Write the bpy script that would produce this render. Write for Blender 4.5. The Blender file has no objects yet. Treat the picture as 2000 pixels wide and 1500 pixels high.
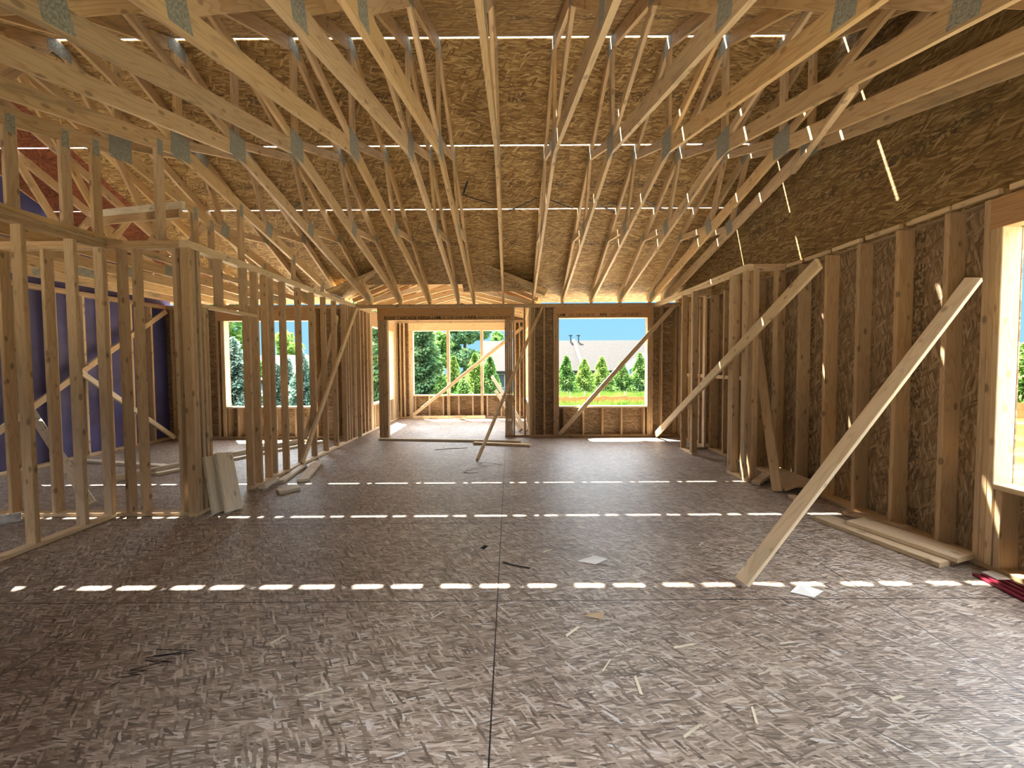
import bpy, bmesh, math, random
from mathutils import Vector, Matrix
random.seed(7)
S = bpy.context.scene
COL = S.collection

# ------------------------------------------------------------------ camera
cam_d = bpy.data.cameras.new('camera')
cam = bpy.data.objects.new('camera', cam_d)
COL.objects.link(cam)
cam_d.sensor_fit = 'HORIZONTAL'; cam_d.sensor_width = 36.0
cam_d.lens = 36.0 * 755.0 / 2000.0
cam_d.shift_x = 4.0 / 2000.0
cam_d.shift_y = -12.0 / 2000.0
cam_d.clip_start = 0.05; cam_d.clip_end = 500
PITCH = math.atan(27.0 / 755.0)
cam.matrix_world = (Matrix.Translation((0, 0, 1.526)) @ Matrix.Rotation(math.pi / 2 - PITCH, 4, 'X')
                    @ Matrix.Rotation(-0.006, 4, 'Z'))
S.camera = cam

# ------------------------------------------------------------------ sky and sun
w = bpy.data.worlds.new('world'); S.world = w; w.use_nodes = True
nt = w.node_tree; nt.nodes.clear()
N = nt.nodes.new
tc = N('ShaderNodeTexCoord'); sx = N('ShaderNodeSeparateXYZ'); rp = N('ShaderNodeValToRGB')
bg = N('ShaderNodeBackground'); wo = N('ShaderNodeOutputWorld')
nt.links.new(tc.outputs['Generated'], sx.inputs[0]); nt.links.new(sx.outputs['Z'], rp.inputs[0])
nt.links.new(rp.outputs[0], bg.inputs[0]); nt.links.new(bg.outputs[0], wo.inputs[0])
cr = rp.color_ramp
cr.elements[0].position = 0.0; cr.elements[0].color = (0.063, 0.126, 0.155, 1)
cr.elements[1].position = 1.0; cr.elements[1].color = (2.10, 2.22, 2.40, 1)
e = cr.elements.new(0.20); e.color = (0.047, 0.116, 0.167, 1)
e = cr.elements.new(0.36); e.color = (1.55, 1.68, 1.78, 1)
bg.inputs[1].default_value = 1.0
sun_d = bpy.data.lights.new('sun', 'SUN'); sun = bpy.data.objects.new('sun', sun_d); COL.objects.link(sun)
sun_d.energy = 15.5; sun_d.angle = 0.0093; sun_d.color = (1.0, 0.93, 0.80)
sun.rotation_euler = Vector((0.29, -0.32, -1.0)).to_track_quat('-Z', 'Y').to_euler()
sun.location = (-6, 10, 20)

vs = S.view_settings
vs.view_transform = 'Standard'; vs.look = 'None'; vs.gamma = 1.0; vs.use_curve_mapping = False
vs.exposure = 2.65
S.cycles.max_bounces = 12; S.cycles.diffuse_bounces = 8

# ------------------------------------------------------------------ materials
def mat(name):
    m = bpy.data.materials.new(name); m.use_nodes = True
    nt = m.node_tree
    return m, nt, nt.nodes['Principled BSDF']

def nd(nt, t, **kw):
    n = nt.nodes.new('ShaderNode' + t)
    for k, v in kw.items(): setattr(n, k, v)
    return n

def lk(nt, a, b): nt.links.new(a, b)

def math_n(nt, op, a, b=None, c=None):
    n = nd(nt, 'Math', operation=op)
    for i, v in enumerate((a, b, c)):
        if v is None: continue
        if isinstance(v, (int, float)): n.inputs[i].default_value = v
        else: lk(nt, v, n.inputs[i])
    return n.outputs[0]

def ramp(nt, fac, stops, interp='LINEAR'):
    r = nd(nt, 'ValToRGB'); r.color_ramp.interpolation = interp
    els = r.color_ramp.elements
    els[0].position, els[0].color = stops[0][0], (*stops[0][1], 1)
    els[1].position, els[1].color = stops[-1][0], (*stops[-1][1], 1)
    for p, c in stops[1:-1]:
        q = els.new(p); q.color = (*c, 1)
    lk(nt, fac, r.inputs[0])
    return r.outputs[0]

def mix(nt, fac, a, b, mode='MIX'):
    m = nd(nt, 'Mix', data_type='RGBA', blend_type=mode)
    for sock, v in ((m.inputs[0], fac), (m.inputs[6], a), (m.inputs[7], b)):
        if isinstance(v, (int, float)): sock.default_value = v
        elif isinstance(v, tuple): sock.default_value = (*v, 1)
        else: lk(nt, v, sock)
    return m.outputs[2]

def lumber(name, light, dark, stain=0.0, knots=1.0, vary=0.25):
    """sawn softwood, grain along the piece's own X"""
    m, nt, bs = mat(name)
    tc = nd(nt, 'TexCoord'); oi = nd(nt, 'ObjectInfo')
    off = nd(nt, 'VectorMath', operation='ADD')
    k = nd(nt, 'VectorMath', operation='SCALE'); k.inputs[0].default_value = (37.0, 13.0, 7.0)
    lk(nt, oi.outputs['Random'], k.inputs['Scale'])
    lk(nt, tc.outputs['Object'], off.inputs[0]); lk(nt, k.outputs[0], off.inputs[1])
    mp = nd(nt, 'Mapping'); mp.inputs['Scale'].default_value = (0.9, 9.0, 9.0); lk(nt, off.outputs[0], mp.inputs[0])
    nz = nd(nt, 'TexNoise'); nz.inputs['Scale'].default_value = 1.0; nz.inputs['Detail'].default_value = 2.0
    lk(nt, mp.outputs[0], nz.inputs['Vector'])
    rings = math_n(nt, 'FRACT', math_n(nt, 'MULTIPLY', nz.outputs['Fac'], 11.0))
    grain = ramp(nt, rings, [(0.0, light), (0.55, tuple(a * .8 + b * .2 for a, b in zip(light, dark))), (0.86, dark), (1.0, light)])
    mp2 = nd(nt, 'Mapping'); mp2.inputs['Scale'].default_value = (3.0, 120.0, 120.0); lk(nt, off.outputs[0], mp2.inputs[0])
    fine = nd(nt, 'TexNoise'); fine.inputs['Scale'].default_value = 1.0; fine.inputs['Detail'].default_value = 3.0
    lk(nt, mp2.outputs[0], fine.inputs['Vector'])
    col = mix(nt, 0.35, grain, ramp(nt, fine.outputs['Fac'], [(0.3, tuple(c * 1.5 for c in dark)), (0.7, light)]))
    # knots
    mp3 = nd(nt, 'Mapping'); mp3.inputs['Scale'].default_value = (5.0, 10.0, 10.0); lk(nt, off.outputs[0], mp3.inputs[0])
    vo = nd(nt, 'TexVoronoi'); vo.inputs['Scale'].default_value = 1.0; lk(nt, mp3.outputs[0], vo.inputs['Vector'])
    kn = ramp(nt, vo.outputs['Distance'], [(0.12, (1, 1, 1)), (0.20, (0, 0, 0))])
    kf = nd(nt, 'Math', operation='MULTIPLY'); lk(nt, kn, kf.inputs[0]); kf.inputs[1].default_value = 0.7 * knots
    col = mix(nt, kf.outputs[0], col, tuple(c * 0.34 for c in dark))
    # grey mildew bloom
    if stain > 0:
        mp4 = nd(nt, 'Mapping'); mp4.inputs['Scale'].default_value = (1.6, 7.0, 7.0); lk(nt, off.outputs[0], mp4.inputs[0])
        n4 = nd(nt, 'TexNoise'); n4.inputs['Scale'].default_value = 1.0; n4.inputs['Detail'].default_value = 5.0
        lk(nt, mp4.outputs[0], n4.inputs['Vector'])
        sf = ramp(nt, n4.outputs['Fac'], [(0.60, (0, 0, 0)), (0.74, (stain,) * 3)])
        col = mix(nt, sf, col, (0.16, 0.145, 0.09))
    hs = nd(nt, 'HueSaturation')
    hs.inputs['Hue'].default_value = 0.5
    r2 = math_n(nt, 'FRACT', math_n(nt, 'MULTIPLY', oi.outputs['Random'], 17.31))
    lk(nt, math_n(nt, 'MULTIPLY_ADD', oi.outputs['Random'], vary * 2, 1.0 - vary), hs.inputs['Value'])
    lk(nt, math_n(nt, 'MULTIPLY_ADD', r2, 0.18, 0.82), hs.inputs['Saturation'])
    lk(nt, col, hs.inputs['Color'])
    lk(nt, hs.outputs[0], bs.inputs['Base Color'])
    bs.inputs['Roughness'].default_value = 0.62
    bp = nd(nt, 'Bump'); bp.inputs['Strength'].default_value = 0.15; bp.inputs['Distance'].default_value = 0.004
    lk(nt, fine.outputs['Fac'], bp.inputs['Height']); lk(nt, bp.outputs[0], bs.inputs['Normal'])
    return m

def osb(name, axes, cols, rough=0.7, seams=None, text=None, dirt=None, strand=1.0, bump=0.25, spec=0.3, chips=None, picks=(0.62, 0.68, 0.86)):
    """oriented strand board; axes = the two object axes (u along the strands, v across)"""
    m, nt, bs = mat(name)
    tc = nd(nt, 'TexCoord'); sp = nd(nt, 'SeparateXYZ'); lk(nt, tc.outputs['Object'], sp.inputs[0])
    u, v = sp.outputs[axes[0]], sp.outputs[axes[1]]
    cb = nd(nt, 'CombineXYZ'); lk(nt, u, cb.inputs[0]); lk(nt, v, cb.inputs[1])
    # wandering of the strands
    wn = nd(nt, 'TexNoise'); wn.inputs['Scale'].default_value = 5.0; wn.inputs['Detail'].default_value = 1.0
    lk(nt, cb.outputs[0], wn.inputs['Vector'])
    wv = nd(nt, 'VectorMath', operation='MULTIPLY_ADD'); lk(nt, wn.outputs['Color'], wv.inputs[0])
    wv.inputs[1].default_value = (0.03, 0.03, 0); lk(nt, cb.outputs[0], wv.inputs[2])
    layers = []
    for i, (rot, su, sv) in enumerate(((0.0, 8.0, 80.0), (0.22, 8.0, 72.0), (-0.25, 9.0, 76.0), (0.9, 12.0, 60.0))):
        vr = nd(nt, 'VectorRotate', rotation_type='Z_AXIS'); vr.inputs['Angle'].default_value = rot
        lk(nt, wv.outputs[0], vr.inputs['Vector'])
        mp = nd(nt, 'Mapping'); mp.inputs['Scale'].default_value = (su * strand, sv * strand, 1); mp.inputs['Location'].default_value = (i * 3.7, i * 9.1, 0)
        lk(nt, vr.outputs[0], mp.inputs[0])
        vo = nd(nt, 'TexVoronoi', voronoi_dimensions='2D'); vo.inputs['Scale'].default_value = 1.0
        lk(nt, mp.outputs[0], vo.inputs['Vector'])
        sc = nd(nt, 'SeparateColor'); lk(nt, vo.outputs['Color'], sc.inputs[0])
        layers.append((sc.outputs[0], sc.outputs[1], vo.outputs['Distance']))
    val = layers[0][0]; hgt = layers[0][1]
    for li, (r_, g_, d_) in enumerate(layers[1:]):
        pick = math_n(nt, 'GREATER_THAN', g_, (picks)[li])
        m2 = nd(nt, 'Mix', data_type='FLOAT'); lk(nt, pick, m2.inputs[0]); lk(nt, val, m2.inputs[2]); lk(nt, r_, m2.inputs[3])
        val = m2.outputs[0]
        m3 = nd(nt, 'Mix', data_type='FLOAT'); lk(nt, pick, m3.inputs[0]); lk(nt, hgt, m3.inputs[2]); lk(nt, g_, m3.inputs[3])
        hgt = m3.outputs[0]
    mpf = nd(nt, 'Mapping'); mpf.inputs['Scale'].default_value = (14, 170, 1); lk(nt, wv.outputs[0], mpf.inputs[0])
    fn = nd(nt, 'TexNoise'); fn.inputs['Scale'].default_value = 1.0; fn.inputs['Detail'].default_value = 3.0
    lk(nt, mpf.outputs[0], fn.inputs['Vector'])
    tone = math_n(nt, 'ADD', math_n(nt, 'MULTIPLY', val, 0.62), math_n(nt, 'MULTIPLY', fn.outputs['Fac'], 0.42))
    col = ramp(nt, tone, cols)
    if chips:
        col = mix(nt, math_n(nt, 'MULTIPLY', math_n(nt, 'GREATER_THAN', val, 0.95), 0.75), col, chips)
    big = nd(nt, 'TexNoise'); big.inputs['Scale'].default_value = 0.9; big.inputs['Detail'].default_value = 4.0
    lk(nt, cb.outputs[0], big.inputs['Vector'])
    if dirt:
        col = mix(nt, ramp(nt, big.outputs['Fac'], [(0.42, (0, 0, 0)), (0.68, (0.75,) * 3)]), col, mix(nt, 1.0, col, dirt, 'MULTIPLY'))
    if text:
        tv0, tp, band = text                    # rows of stamped marks every tp metres
        vv = math_n(nt, 'FRACT', math_n(nt, 'DIVIDE', math_n(nt, 'SUBTRACT', v, tv0), tp))
        dist = math_n(nt, 'MULTIPLY', math_n(nt, 'ABSOLUTE', math_n(nt, 'SUBTRACT', vv, 0.5)), tp)
        inb = math_n(nt, 'LESS_THAN', dist, band)
        cu = math_n(nt, 'FLOOR', math_n(nt, 'MULTIPLY', u, 44.0)); cv = math_n(nt, 'FLOOR', math_n(nt, 'MULTIPLY', v, 58.0))
        c2 = nd(nt, 'CombineXYZ'); lk(nt, cu, c2.inputs[0]); lk(nt, cv, c2.inputs[1])
        wh = nd(nt, 'TexWhiteNoise', noise_dimensions='2D'); lk(nt, c2.outputs[0], wh.inputs['Vector'])
        cu2 = math_n(nt, 'FLOOR', math_n(nt, 'MULTIPLY', u, 4.5)); w1 = nd(nt, 'TexWhiteNoise', noise_dimensions='1D'); lk(nt, cu2, w1.inputs['W'])
        on = math_n(nt, 'MULTIPLY', math_n(nt, 'MULTIPLY', inb, math_n(nt, 'GREATER_THAN', wh.outputs['Value'], 0.52)),
                    math_n(nt, 'GREATER_THAN', w1.outputs['Value'], 0.35))
        col = mix(nt, math_n(nt, 'MULTIPLY', on, 0.58), col, (0.03, 0.02, 0.012))
    if seams:
        u0, up, v0, vp, wd = seams
        ln = None
        for a, a0, ap in ((u, u0, up), (v, v0, vp)):
            f = math_n(nt, 'FRACT', math_n(nt, 'DIVIDE', math_n(nt, 'SUBTRACT', a, a0), ap))
            d = math_n(nt, 'MULTIPLY', math_n(nt, 'SUBTRACT', 0.5, math_n(nt, 'ABSOLUTE', math_n(nt, 'SUBTRACT', f, 0.5))), ap)
            q = math_n(nt, 'LESS_THAN', d, wd)
            ln = q if ln is None else math_n(nt, 'MAXIMUM', ln, q)
        col = mix(nt, ln, col, (0.012, 0.010, 0.010))
    lk(nt, col, bs.inputs['Base Color'])
    bs.inputs['Roughness'].default_value = rough
    bs.inputs['Specular IOR Level'].default_value = spec
    bp = nd(nt, 'Bump'); bp.inputs['Strength'].default_value = bump; bp.inputs['Distance'].default_value = 0.006
    lk(nt, math_n(nt, 'ADD', hgt, fn.outputs['Fac']), bp.inputs['Height']); lk(nt, bp.outputs[0], bs.inputs['Normal'])
    return m

def plain(name, col, rough=0.6, metal=0.0, noise=0.0, scale=20.0, spec=0.3):
    m, nt, bs = mat(name)
    if noise:
        tc = nd(nt, 'TexCoord'); nz = nd(nt, 'TexNoise'); nz.inputs['Scale'].default_value = scale; nz.inputs['Detail'].default_value = 4
        lk(nt, tc.outputs['Object'], nz.inputs['Vector'])
        lk(nt, ramp(nt, nz.outputs['Fac'], [(0.3, tuple(c * (1 - noise) for c in col)), (0.7, tuple(min(1, c * (1 + noise)) for c in col))]), bs.inputs['Base Color'])
    else:
        bs.inputs['Base Color'].default_value = (*col, 1)
    bs.inputs['Roughness'].default_value = rough; bs.inputs['Metallic'].default_value = metal
    bs.inputs['Specular IOR Level'].default_value = spec
    return m

def foliage(name, c1, c2, c3, scale=2.0):
    m, nt, bs = mat(name)
    tc = nd(nt, 'TexCoord'); nz = nd(nt, 'TexNoise'); nz.inputs['Scale'].default_value = scale; nz.inputs['Detail'].default_value = 6
    lk(nt, tc.outputs['Object'], nz.inputs['Vector'])
    col = ramp(nt, nz.outputs['Fac'], [(0.32, c1), (0.5, c2), (0.68, c3)])
    df = nd(nt, 'BsdfDiffuse'); tr = nd(nt, 'BsdfTranslucent'); ms = nd(nt, 'MixShader'); ms.inputs[0].default_value = 0.35
    lk(nt, col, df.inputs[0]); lk(nt, col, tr.inputs[0]); lk(nt, df.outputs[0], ms.inputs[1]); lk(nt, tr.outputs[0], ms.inputs[2])
    lk(nt, ms.outputs[0], nt.nodes['Material Output'].inputs[0])
    return m

M = {}
M['truss'] = lumber('truss_pine', (0.53, 0.375, 0.18), (0.36, 0.215, 0.085), stain=0.7, knots=0.8, vary=0.12)
M['stud'] = lumber('stud_spruce', (0.46, 0.325, 0.175), (0.34, 0.21, 0.095), stain=0.25, knots=1.0, vary=0.12)
M['pale'] = lumber('pale_pine', (0.62, 0.48, 0.29), (0.48, 0.335, 0.17), stain=0.2, knots=0.8, vary=0.12)
M['grey'] = lumber('weathered_pine', (0.62, 0.56, 0.42), (0.44, 0.38, 0.27), stain=0.4, knots=0.8, vary=0.14)
M['lvl'] = lumber('laminated_veneer', (0.50, 0.29, 0.11), (0.34, 0.17, 0.06), stain=0.0, knots=0.0, vary=0.08)
OC = [(0.12, (0.11, 0.058, 0.020)), (0.38, (0.22, 0.131, 0.047)), (0.64, (0.32, 0.205, 0.078)), (0.92, (0.57, 0.41, 0.195))]
OW = [(0.12, (0.13, 0.080, 0.040)), (0.40, (0.225, 0.150, 0.080)), (0.65, (0.31, 0.215, 0.125)), (0.92, (0.50, 0.39, 0.25))]
OF = [(0.14, (0.065, 0.046, 0.034)), (0.40, (0.21, 0.163, 0.127)), (0.64, (0.34, 0.277, 0.222)), (0.93, (0.64, 0.56, 0.48))]
M['roof'] = osb('roof_sheathing_board', ('X', 'Y'), OC, text=(4.2, 1.065, 0.05))
M['roofred'] = osb('red_sheathing_board', ('X', 'Y'), [(0.1, (0.09, 0.026, 0.012)), (0.5, (0.19, 0.060, 0.026)), (0.95, (0.32, 0.12, 0.06))])
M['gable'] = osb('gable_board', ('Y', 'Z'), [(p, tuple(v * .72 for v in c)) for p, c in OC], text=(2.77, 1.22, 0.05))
M['wallx'] = osb('wall_board_side', ('Z', 'Y'), OW, text=(0.4, 1.22, 0.045))
M['wally'] = osb('wall_board_end', ('X', 'Z'), OW)
M['floor'] = osb('floor_board', ('X', 'Y'), OF, rough=0.40, seams=(-0.09, 2.44, 2.44, 1.22, 0.0035), dirt=(0.62, 0.55, 0.52), strand=1.55, bump=0.6, spec=0.5, chips=(0.50, 0.48, 0.46), picks=(0.55, 0.60, 0.72))
M['blue'] = plain('blue_wrap', (0.095, 0.10, 0.27), 0.5, noise=0.25, scale=3.0)
M['plate'] = plain('galvanised_plate', (0.27, 0.275, 0.235), 0.6, 0.15, noise=0.4, scale=90)
M['ink'] = plain('black_ink', (0.012, 0.009, 0.008), 0.8)
M['black'] = plain('black_strap', (0.012, 0.011, 0.012), 0.5)
M['strap'] = plain('grey_strap', (0.42, 0.40, 0.38), 0.45, noise=0.3)
M['maroon'] = plain('maroon_metal', (0.16, 0.012, 0.028), 0.35, 0.2)
M['paper'] = plain('white_paper', (0.72, 0.72, 0.70), 0.8)
M['fence'] = plain('orange_mesh', (0.42, 0.115, 0.03), 0.7, noise=0.2, scale=9)
M['shingle'] = plain('grey_shingle', (0.0110, 0.0102, 0.0097), 0.9, noise=0.25, scale=5)
M['siding'] = plain('blue_grey_siding', (0.075, 0.12, 0.155), 0.7)
M['white'] = plain('white_trim', (0.2, 0.2, 0.2), 0.6)
M['glass'] = plain('dark_glass', (0.03, 0.04, 0.05), 0.1)
M['bark'] = plain('bark', (0.09, 0.06, 0.04), 0.9, noise=0.4, scale=8)
M['conc'] = plain('concrete', (0.42, 0.40, 0.36), 0.9, noise=0.2)
M['leafdark'] = foliage('dark_needles', (0.04, 0.09, 0.045), (0.09, 0.17, 0.075), (0.18, 0.27, 0.12))
M['leafmid'] = foliage('mid_leaves', (0.04, 0.10, 0.025), (0.10, 0.20, 0.05), (0.21, 0.31, 0.09))
M['leafpale'] = foliage('pale_leaves', (0.08, 0.15, 0.03), (0.16, 0.26, 0.055), (0.28, 0.37, 0.10))
M['leafblue'] = foliage('blue_needles', (0.045, 0.09, 0.075), (0.11, 0.18, 0.14), (0.22, 0.29, 0.23))
M['grass'] = foliage('tall_grass', (0.05, 0.10, 0.016), (0.10, 0.17, 0.028), (0.19, 0.24, 0.058), 1.0)
def ground_mat():
    m, nt, bs = mat('ground_grass')
    tc = nd(nt, 'TexCoord'); n1 = nd(nt, 'TexNoise'); n1.inputs['Scale'].default_value = 0.35; n1.inputs['Detail'].default_value = 8
    lk(nt, tc.outputs['Object'], n1.inputs['Vector'])
    g = ramp(nt, n1.outputs['Fac'], [(0.35, (0.020, 0.030, 0.007)), (0.52, (0.030, 0.042, 0.011)), (0.62, (0.05, 0.052, 0.026)), (0.72, (0.08, 0.074, 0.055))])
    sp = nd(nt, 'SeparateXYZ'); lk(nt, tc.outputs['Object'], sp.inputs[0])
    dirt = nd(nt, 'TexNoise'); dirt.inputs['Scale'].default_value = 1.5; dirt.inputs['Detail'].default_value = 8; lk(nt, tc.outputs['Object'], dirt.inputs['Vector'])
    dc = ramp(nt, dirt.outputs['Fac'], [(0.3, (0.44, 0.37, 0.29)), (0.7, (0.66, 0.60, 0.50))])
    # bare graded earth round the house, grass further out
    dx = math_n(nt, 'SUBTRACT', math_n(nt, 'ABSOLUTE', math_n(nt, 'ADD', sp.outputs['X'], 1.8)), 5.5)
    dy = math_n(nt, 'SUBTRACT', math_n(nt, 'ABSOLUTE', math_n(nt, 'SUBTRACT', sp.outputs['Y'], 2.0)), 9.3)
    d = math_n(nt, 'ADD', math_n(nt, 'MAXIMUM', dx, dy), math_n(nt, 'MULTIPLY', n1.outputs['Fac'], 2.0))
    f = nd(nt, 'MapRange'); f.inputs['From Min'].default_value = 2.5; f.inputs['From Max'].default_value = 4.5
    lk(nt, d, f.inputs['Value'])
    lk(nt, mix(nt, f.outputs[0], dc, g), bs.inputs['Base Color'])
    bs.inputs['Roughness'].default_value = 1.0; bs.inputs['Specular IOR Level'].default_value = 0.0
    return m
M['ground'] = ground_mat()

# ------------------------------------------------------------------ building helpers
def tag(o, label=None, cat=None, group=None, kind=None):
    if label: o['label'] = label
    if cat: o['category'] = cat
    if group: o['group'] = group
    if kind: o['kind'] = kind
    return o

def empty(name, loc=(0, 0, 0)):
    o = bpy.data.objects.new(name, None); COL.objects.link(o); o.location = loc
    o.empty_display_size = 0.1
    return o

def link(name, me, m, parent=None, mw=None):
    o = bpy.data.objects.new(name, me); COL.objects.link(o)
    if m is not None and not me.materials: me.materials.append(m)
    mw = mw or Matrix.Identity(4)
    if parent is not None:
        o.parent = parent
        pw = Matrix.Translation(parent.location)
        if parent.parent is not None:
            pw = WORLD[parent.name]
        elif parent.name in WORLD: pw = WORLD[parent.name]
        o.matrix_basis = pw.inverted() @ mw
    else:
        o.matrix_basis = mw
    WORLD[o.name] = mw
    return o
WORLD = {}

def bar_mesh(L, w, h, ch=0.004):
    """a sawn board: length on X, eased long edges"""
    ch = min(ch, w * .2, h * .2)
    a, b = w / 2, h / 2
    prof = [(-a + ch, -b), (a - ch, -b), (a, -b + ch), (a, b - ch), (a - ch, b), (-a + ch, b), (-a, b - ch), (-a, -b + ch)]
    vs = [(x, y, z) for x in (-L / 2, L / 2) for y, z in prof]
    fs = [tuple(range(7, -1, -1)), tuple(range(8, 16))]
    for i in range(8):
        j = (i + 1) % 8
        fs.append((i, j, j + 8, i + 8))
    me = bpy.data.meshes.new('board'); me.from_pydata(vs, [], fs); me.update()
    return me

def frame(p0, p1, up=(0, 0, 1)):
    p0, p1 = Vector(p0), Vector(p1); x = (p1 - p0).normalized(); u = Vector(up)
    z = (u - x * u.dot(x))
    if z.length < 1e-4:
        u = Vector((0, 1, 0)); z = u - x * u.dot(x)
    z.normalize(); y = z.cross(x)
    mw = Matrix((x, y, z)).transposed().to_4x4(); mw.translation = (p0 + p1) / 2
    return mw, (p1 - p0).length

def bar(name, p0, p1, w, h, m, parent=None, up=(0, 0, 1), ch=0.004):
    """board from p0 to p1 (centre line); h is measured along 'up', w across"""
    mw, L = frame(p0, p1, up)
    return link(name, bar_mesh(L, w, h, ch), m, parent, mw)

def poly_board(name, pts, x, t, m, parent):
    """a board of thickness t in a plane x = const with (Y, Z) outline pts; grain along its first edge"""
    a = Vector((0, pts[1][0] - pts[0][0], pts[1][1] - pts[0][1])).normalized()
    z = Vector((1, 0, 0)).cross(a)                       # local Y = world X
    mw = Matrix((a, Vector((1, 0, 0)), a.cross(Vector((1, 0, 0))))).transposed().to_4x4()
    c = Vector((x, sum(p[0] for p in pts) / len(pts), sum(p[1] for p in pts) / len(pts)))
    mw.translation = c; inv = mw.inverted()
    vs = []
    for s in (-t / 2, t / 2):
        for y_, z_ in pts: vs.append(inv @ Vector((x + s, y_, z_)))
    n = len(pts)
    fs = [tuple(range(n)), tuple(range(2 * n - 1, n - 1, -1))] + [(i, i + n, (i + 1) % n + n, (i + 1) % n) for i in range(n)]
    me = bpy.data.meshes.new(name); me.from_pydata([tuple(v) for v in vs], [], fs)
    bm = bmesh.new(); bm.from_mesh(me); bmesh.ops.recalc_face_normals(bm, faces=bm.faces); bm.to_mesh(me); bm.free()
    return link(name, me, m, parent, mw)

def slabs(name, boxes, m, parent=None):
    """one mesh of axis aligned boxes (x0,x1,y0,y1,z0,z1), for sheathing with openings"""
    bm = bmesh.new()
    for x0, x1, y0, y1, z0, z1 in boxes:
        v = [bm.verts.new((x, y, z)) for x in (x0, x1) for y in (y0, y1) for z in (z0, z1)]
        for f in ((0, 1, 3, 2), (4, 6, 7, 5), (0, 4, 5, 1), (2, 3, 7, 6), (0, 2, 6, 4), (1, 5, 7, 3)):
            bm.faces.new([v[i] for i in f])
    me = bpy.data.meshes.new(name); bm.to_mesh(me); bm.free()
    return link(name, me, m, parent)

# --- key sizes (metres)
T = 0.038
XL, XR, YF, YS = -3.17, 3.49, 8.04, 10.95
XW = -7.10                     # far left outer wall
H, HP = 2.772, 2.696           # wall top, underside of the double plate
RY, RZ = 4.20, 4.97            # ridge
KZ = 3.76                      # peak of the vaulted bottom chord
def roof_z(y): return RZ - 0.5 * abs(y - RY)
def chord_z(y): return KZ - 0.2533 * abs(y - RY)

# ------------------------------------------------------------------ ground and floor
gp = []
gs = [(-80, -40), (60, 95)]
bm = bmesh.new()
NX, NY = 56, 54
grid = []
for j in range(NY + 1):
    row = []
    for i in range(NX + 1):
        x = -70 + 140 * i / NX; y = -40 + 135 * j / NY
        z = -0.5 - 1.6 * min(1, max(0, (y - 27) / 8)) + 0.05 * math.sin(x * .9) * math.cos(y * .7)
        if -9 < x < 6 and -3 < y < 13: z = -0.5
        row.append(bm.verts.new((x, y, z)))
    grid.append(row)
for j in range(NY):
    for i in range(NX):
        bm.faces.new((grid[j][i], grid[j][i + 1], grid[j + 1][i + 1], grid[j + 1][i]))
me = bpy.data.meshes.new('ground'); bm.to_mesh(me); bm.free()
tag(link('ground', me, M['ground']), 'grass and bare earth around the unfinished house', 'ground', kind='structure')
fl = slabs('floor', [(XW - .14, XR + .14, 0.0, YF + .14, -0.03, 0.0), (XL - .09, 0.56, YF + .14, YS + .14, -0.03, 0.0)], M['floor'])
tag(fl, 'weathered grey-brown strand board subfloor with thin panel seams', 'floor', kind='structure')
fd = slabs('foundation', [(XW - .12, XR + .12, 0.02, YF + .12, -0.56, -0.03), (XL - .07, 0.54, YF + .12, YS + .12, -0.56, -0.03)], M['conc'])
tag(fd, 'grey concrete foundation under the subfloor', 'foundation', kind='structure')

# ------------------------------------------------------------------ framed walls
def stud(name, x, y, z0, z1, axis, parent, d=0.089, m='stud', t=T):
    """vertical member; axis = direction the wall runs in ('X' or 'Y'); x, y = centre"""
    up = (0, 1, 0) if axis == 'X' else (1, 0, 0)
    return bar(name, (x, y, z0), (x, y, z1), t, d, M[m], parent, up)

# --- left partition (room side face XL), with a doorway
wl = empty('wall_left', (XL - .045, 6.0, 0)); WORLD[wl.name] = Matrix.Translation(wl.location)
tag(wl, 'open stud partition with a doorway along the left of the main room', 'stud wall', kind='structure')
xc = XL - .0445
for y0, y1 in ((3.86, 4.06), (4.72, 8.0)):
    bar('bottom_plate', (xc, y0, .019), (xc, y1, .019), .089, T, M['pale'], wl)
bar('top_plate', (xc, 3.86, HP + .019), (xc, 8.18, HP + .019), .089, T, M['pale'], wl)
bar('top_plate', (xc, 3.86, HP + .057), (xc, 8.18, HP + .057), .089, T, M['pale'], wl)
for y in (3.879, 3.92, 3.985, 4.04): stud('stud', xc, y, T, HP if y < 4.03 else 2.13, 'Y', wl)
stud('stud', xc, 4.08, T, 2.13, 'Y', wl, t=.03)
for y in (4.745, 4.90): stud('stud', xc, y, T, HP if y > 4.8 else 2.13, 'Y', wl)
bar('header', (xc, 4.02, 2.149), (xc, 4.885, 2.149), .089, T, M['pale'], wl)
for y in (4.30, 4.70): stud('cripple_stud', xc, y, 2.168, HP, 'Y', wl)
for k in range(8): stud('stud', xc, 5.10 + .4 * k, T, HP, 'Y', wl)
for y in (5.30, 7.62, 7.72, 7.97): stud('stud', xc - (.05 if y < 6 else 0), y, T, HP, 'Y', wl)

# --- short wall facing the camera, left of the corner
wh = empty('wall_hall', (-4.2, 3.88, 0)); WORLD[wh.name] = Matrix.Translation(wh.location)
tag(wh, 'short open stud wall facing the camera at the left corner', 'stud wall', kind='structure')
yc = 3.875 + .0445
bar('bottom_plate', (-5.7, yc, .019), (XL - .092, yc, .019), .089, T, M['stud'], wh)
for dz in (.019, .057): bar('top_plate', (-5.7, yc, HP + dz), (XL - .092, yc, HP + dz), .089, T, M['stud'], wh)
for x in (-5.52, -5.10, -4.66, -4.12, -3.905, -3.755, -3.35): stud('stud', x + .019, yc, T, HP, 'X', wh)

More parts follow.
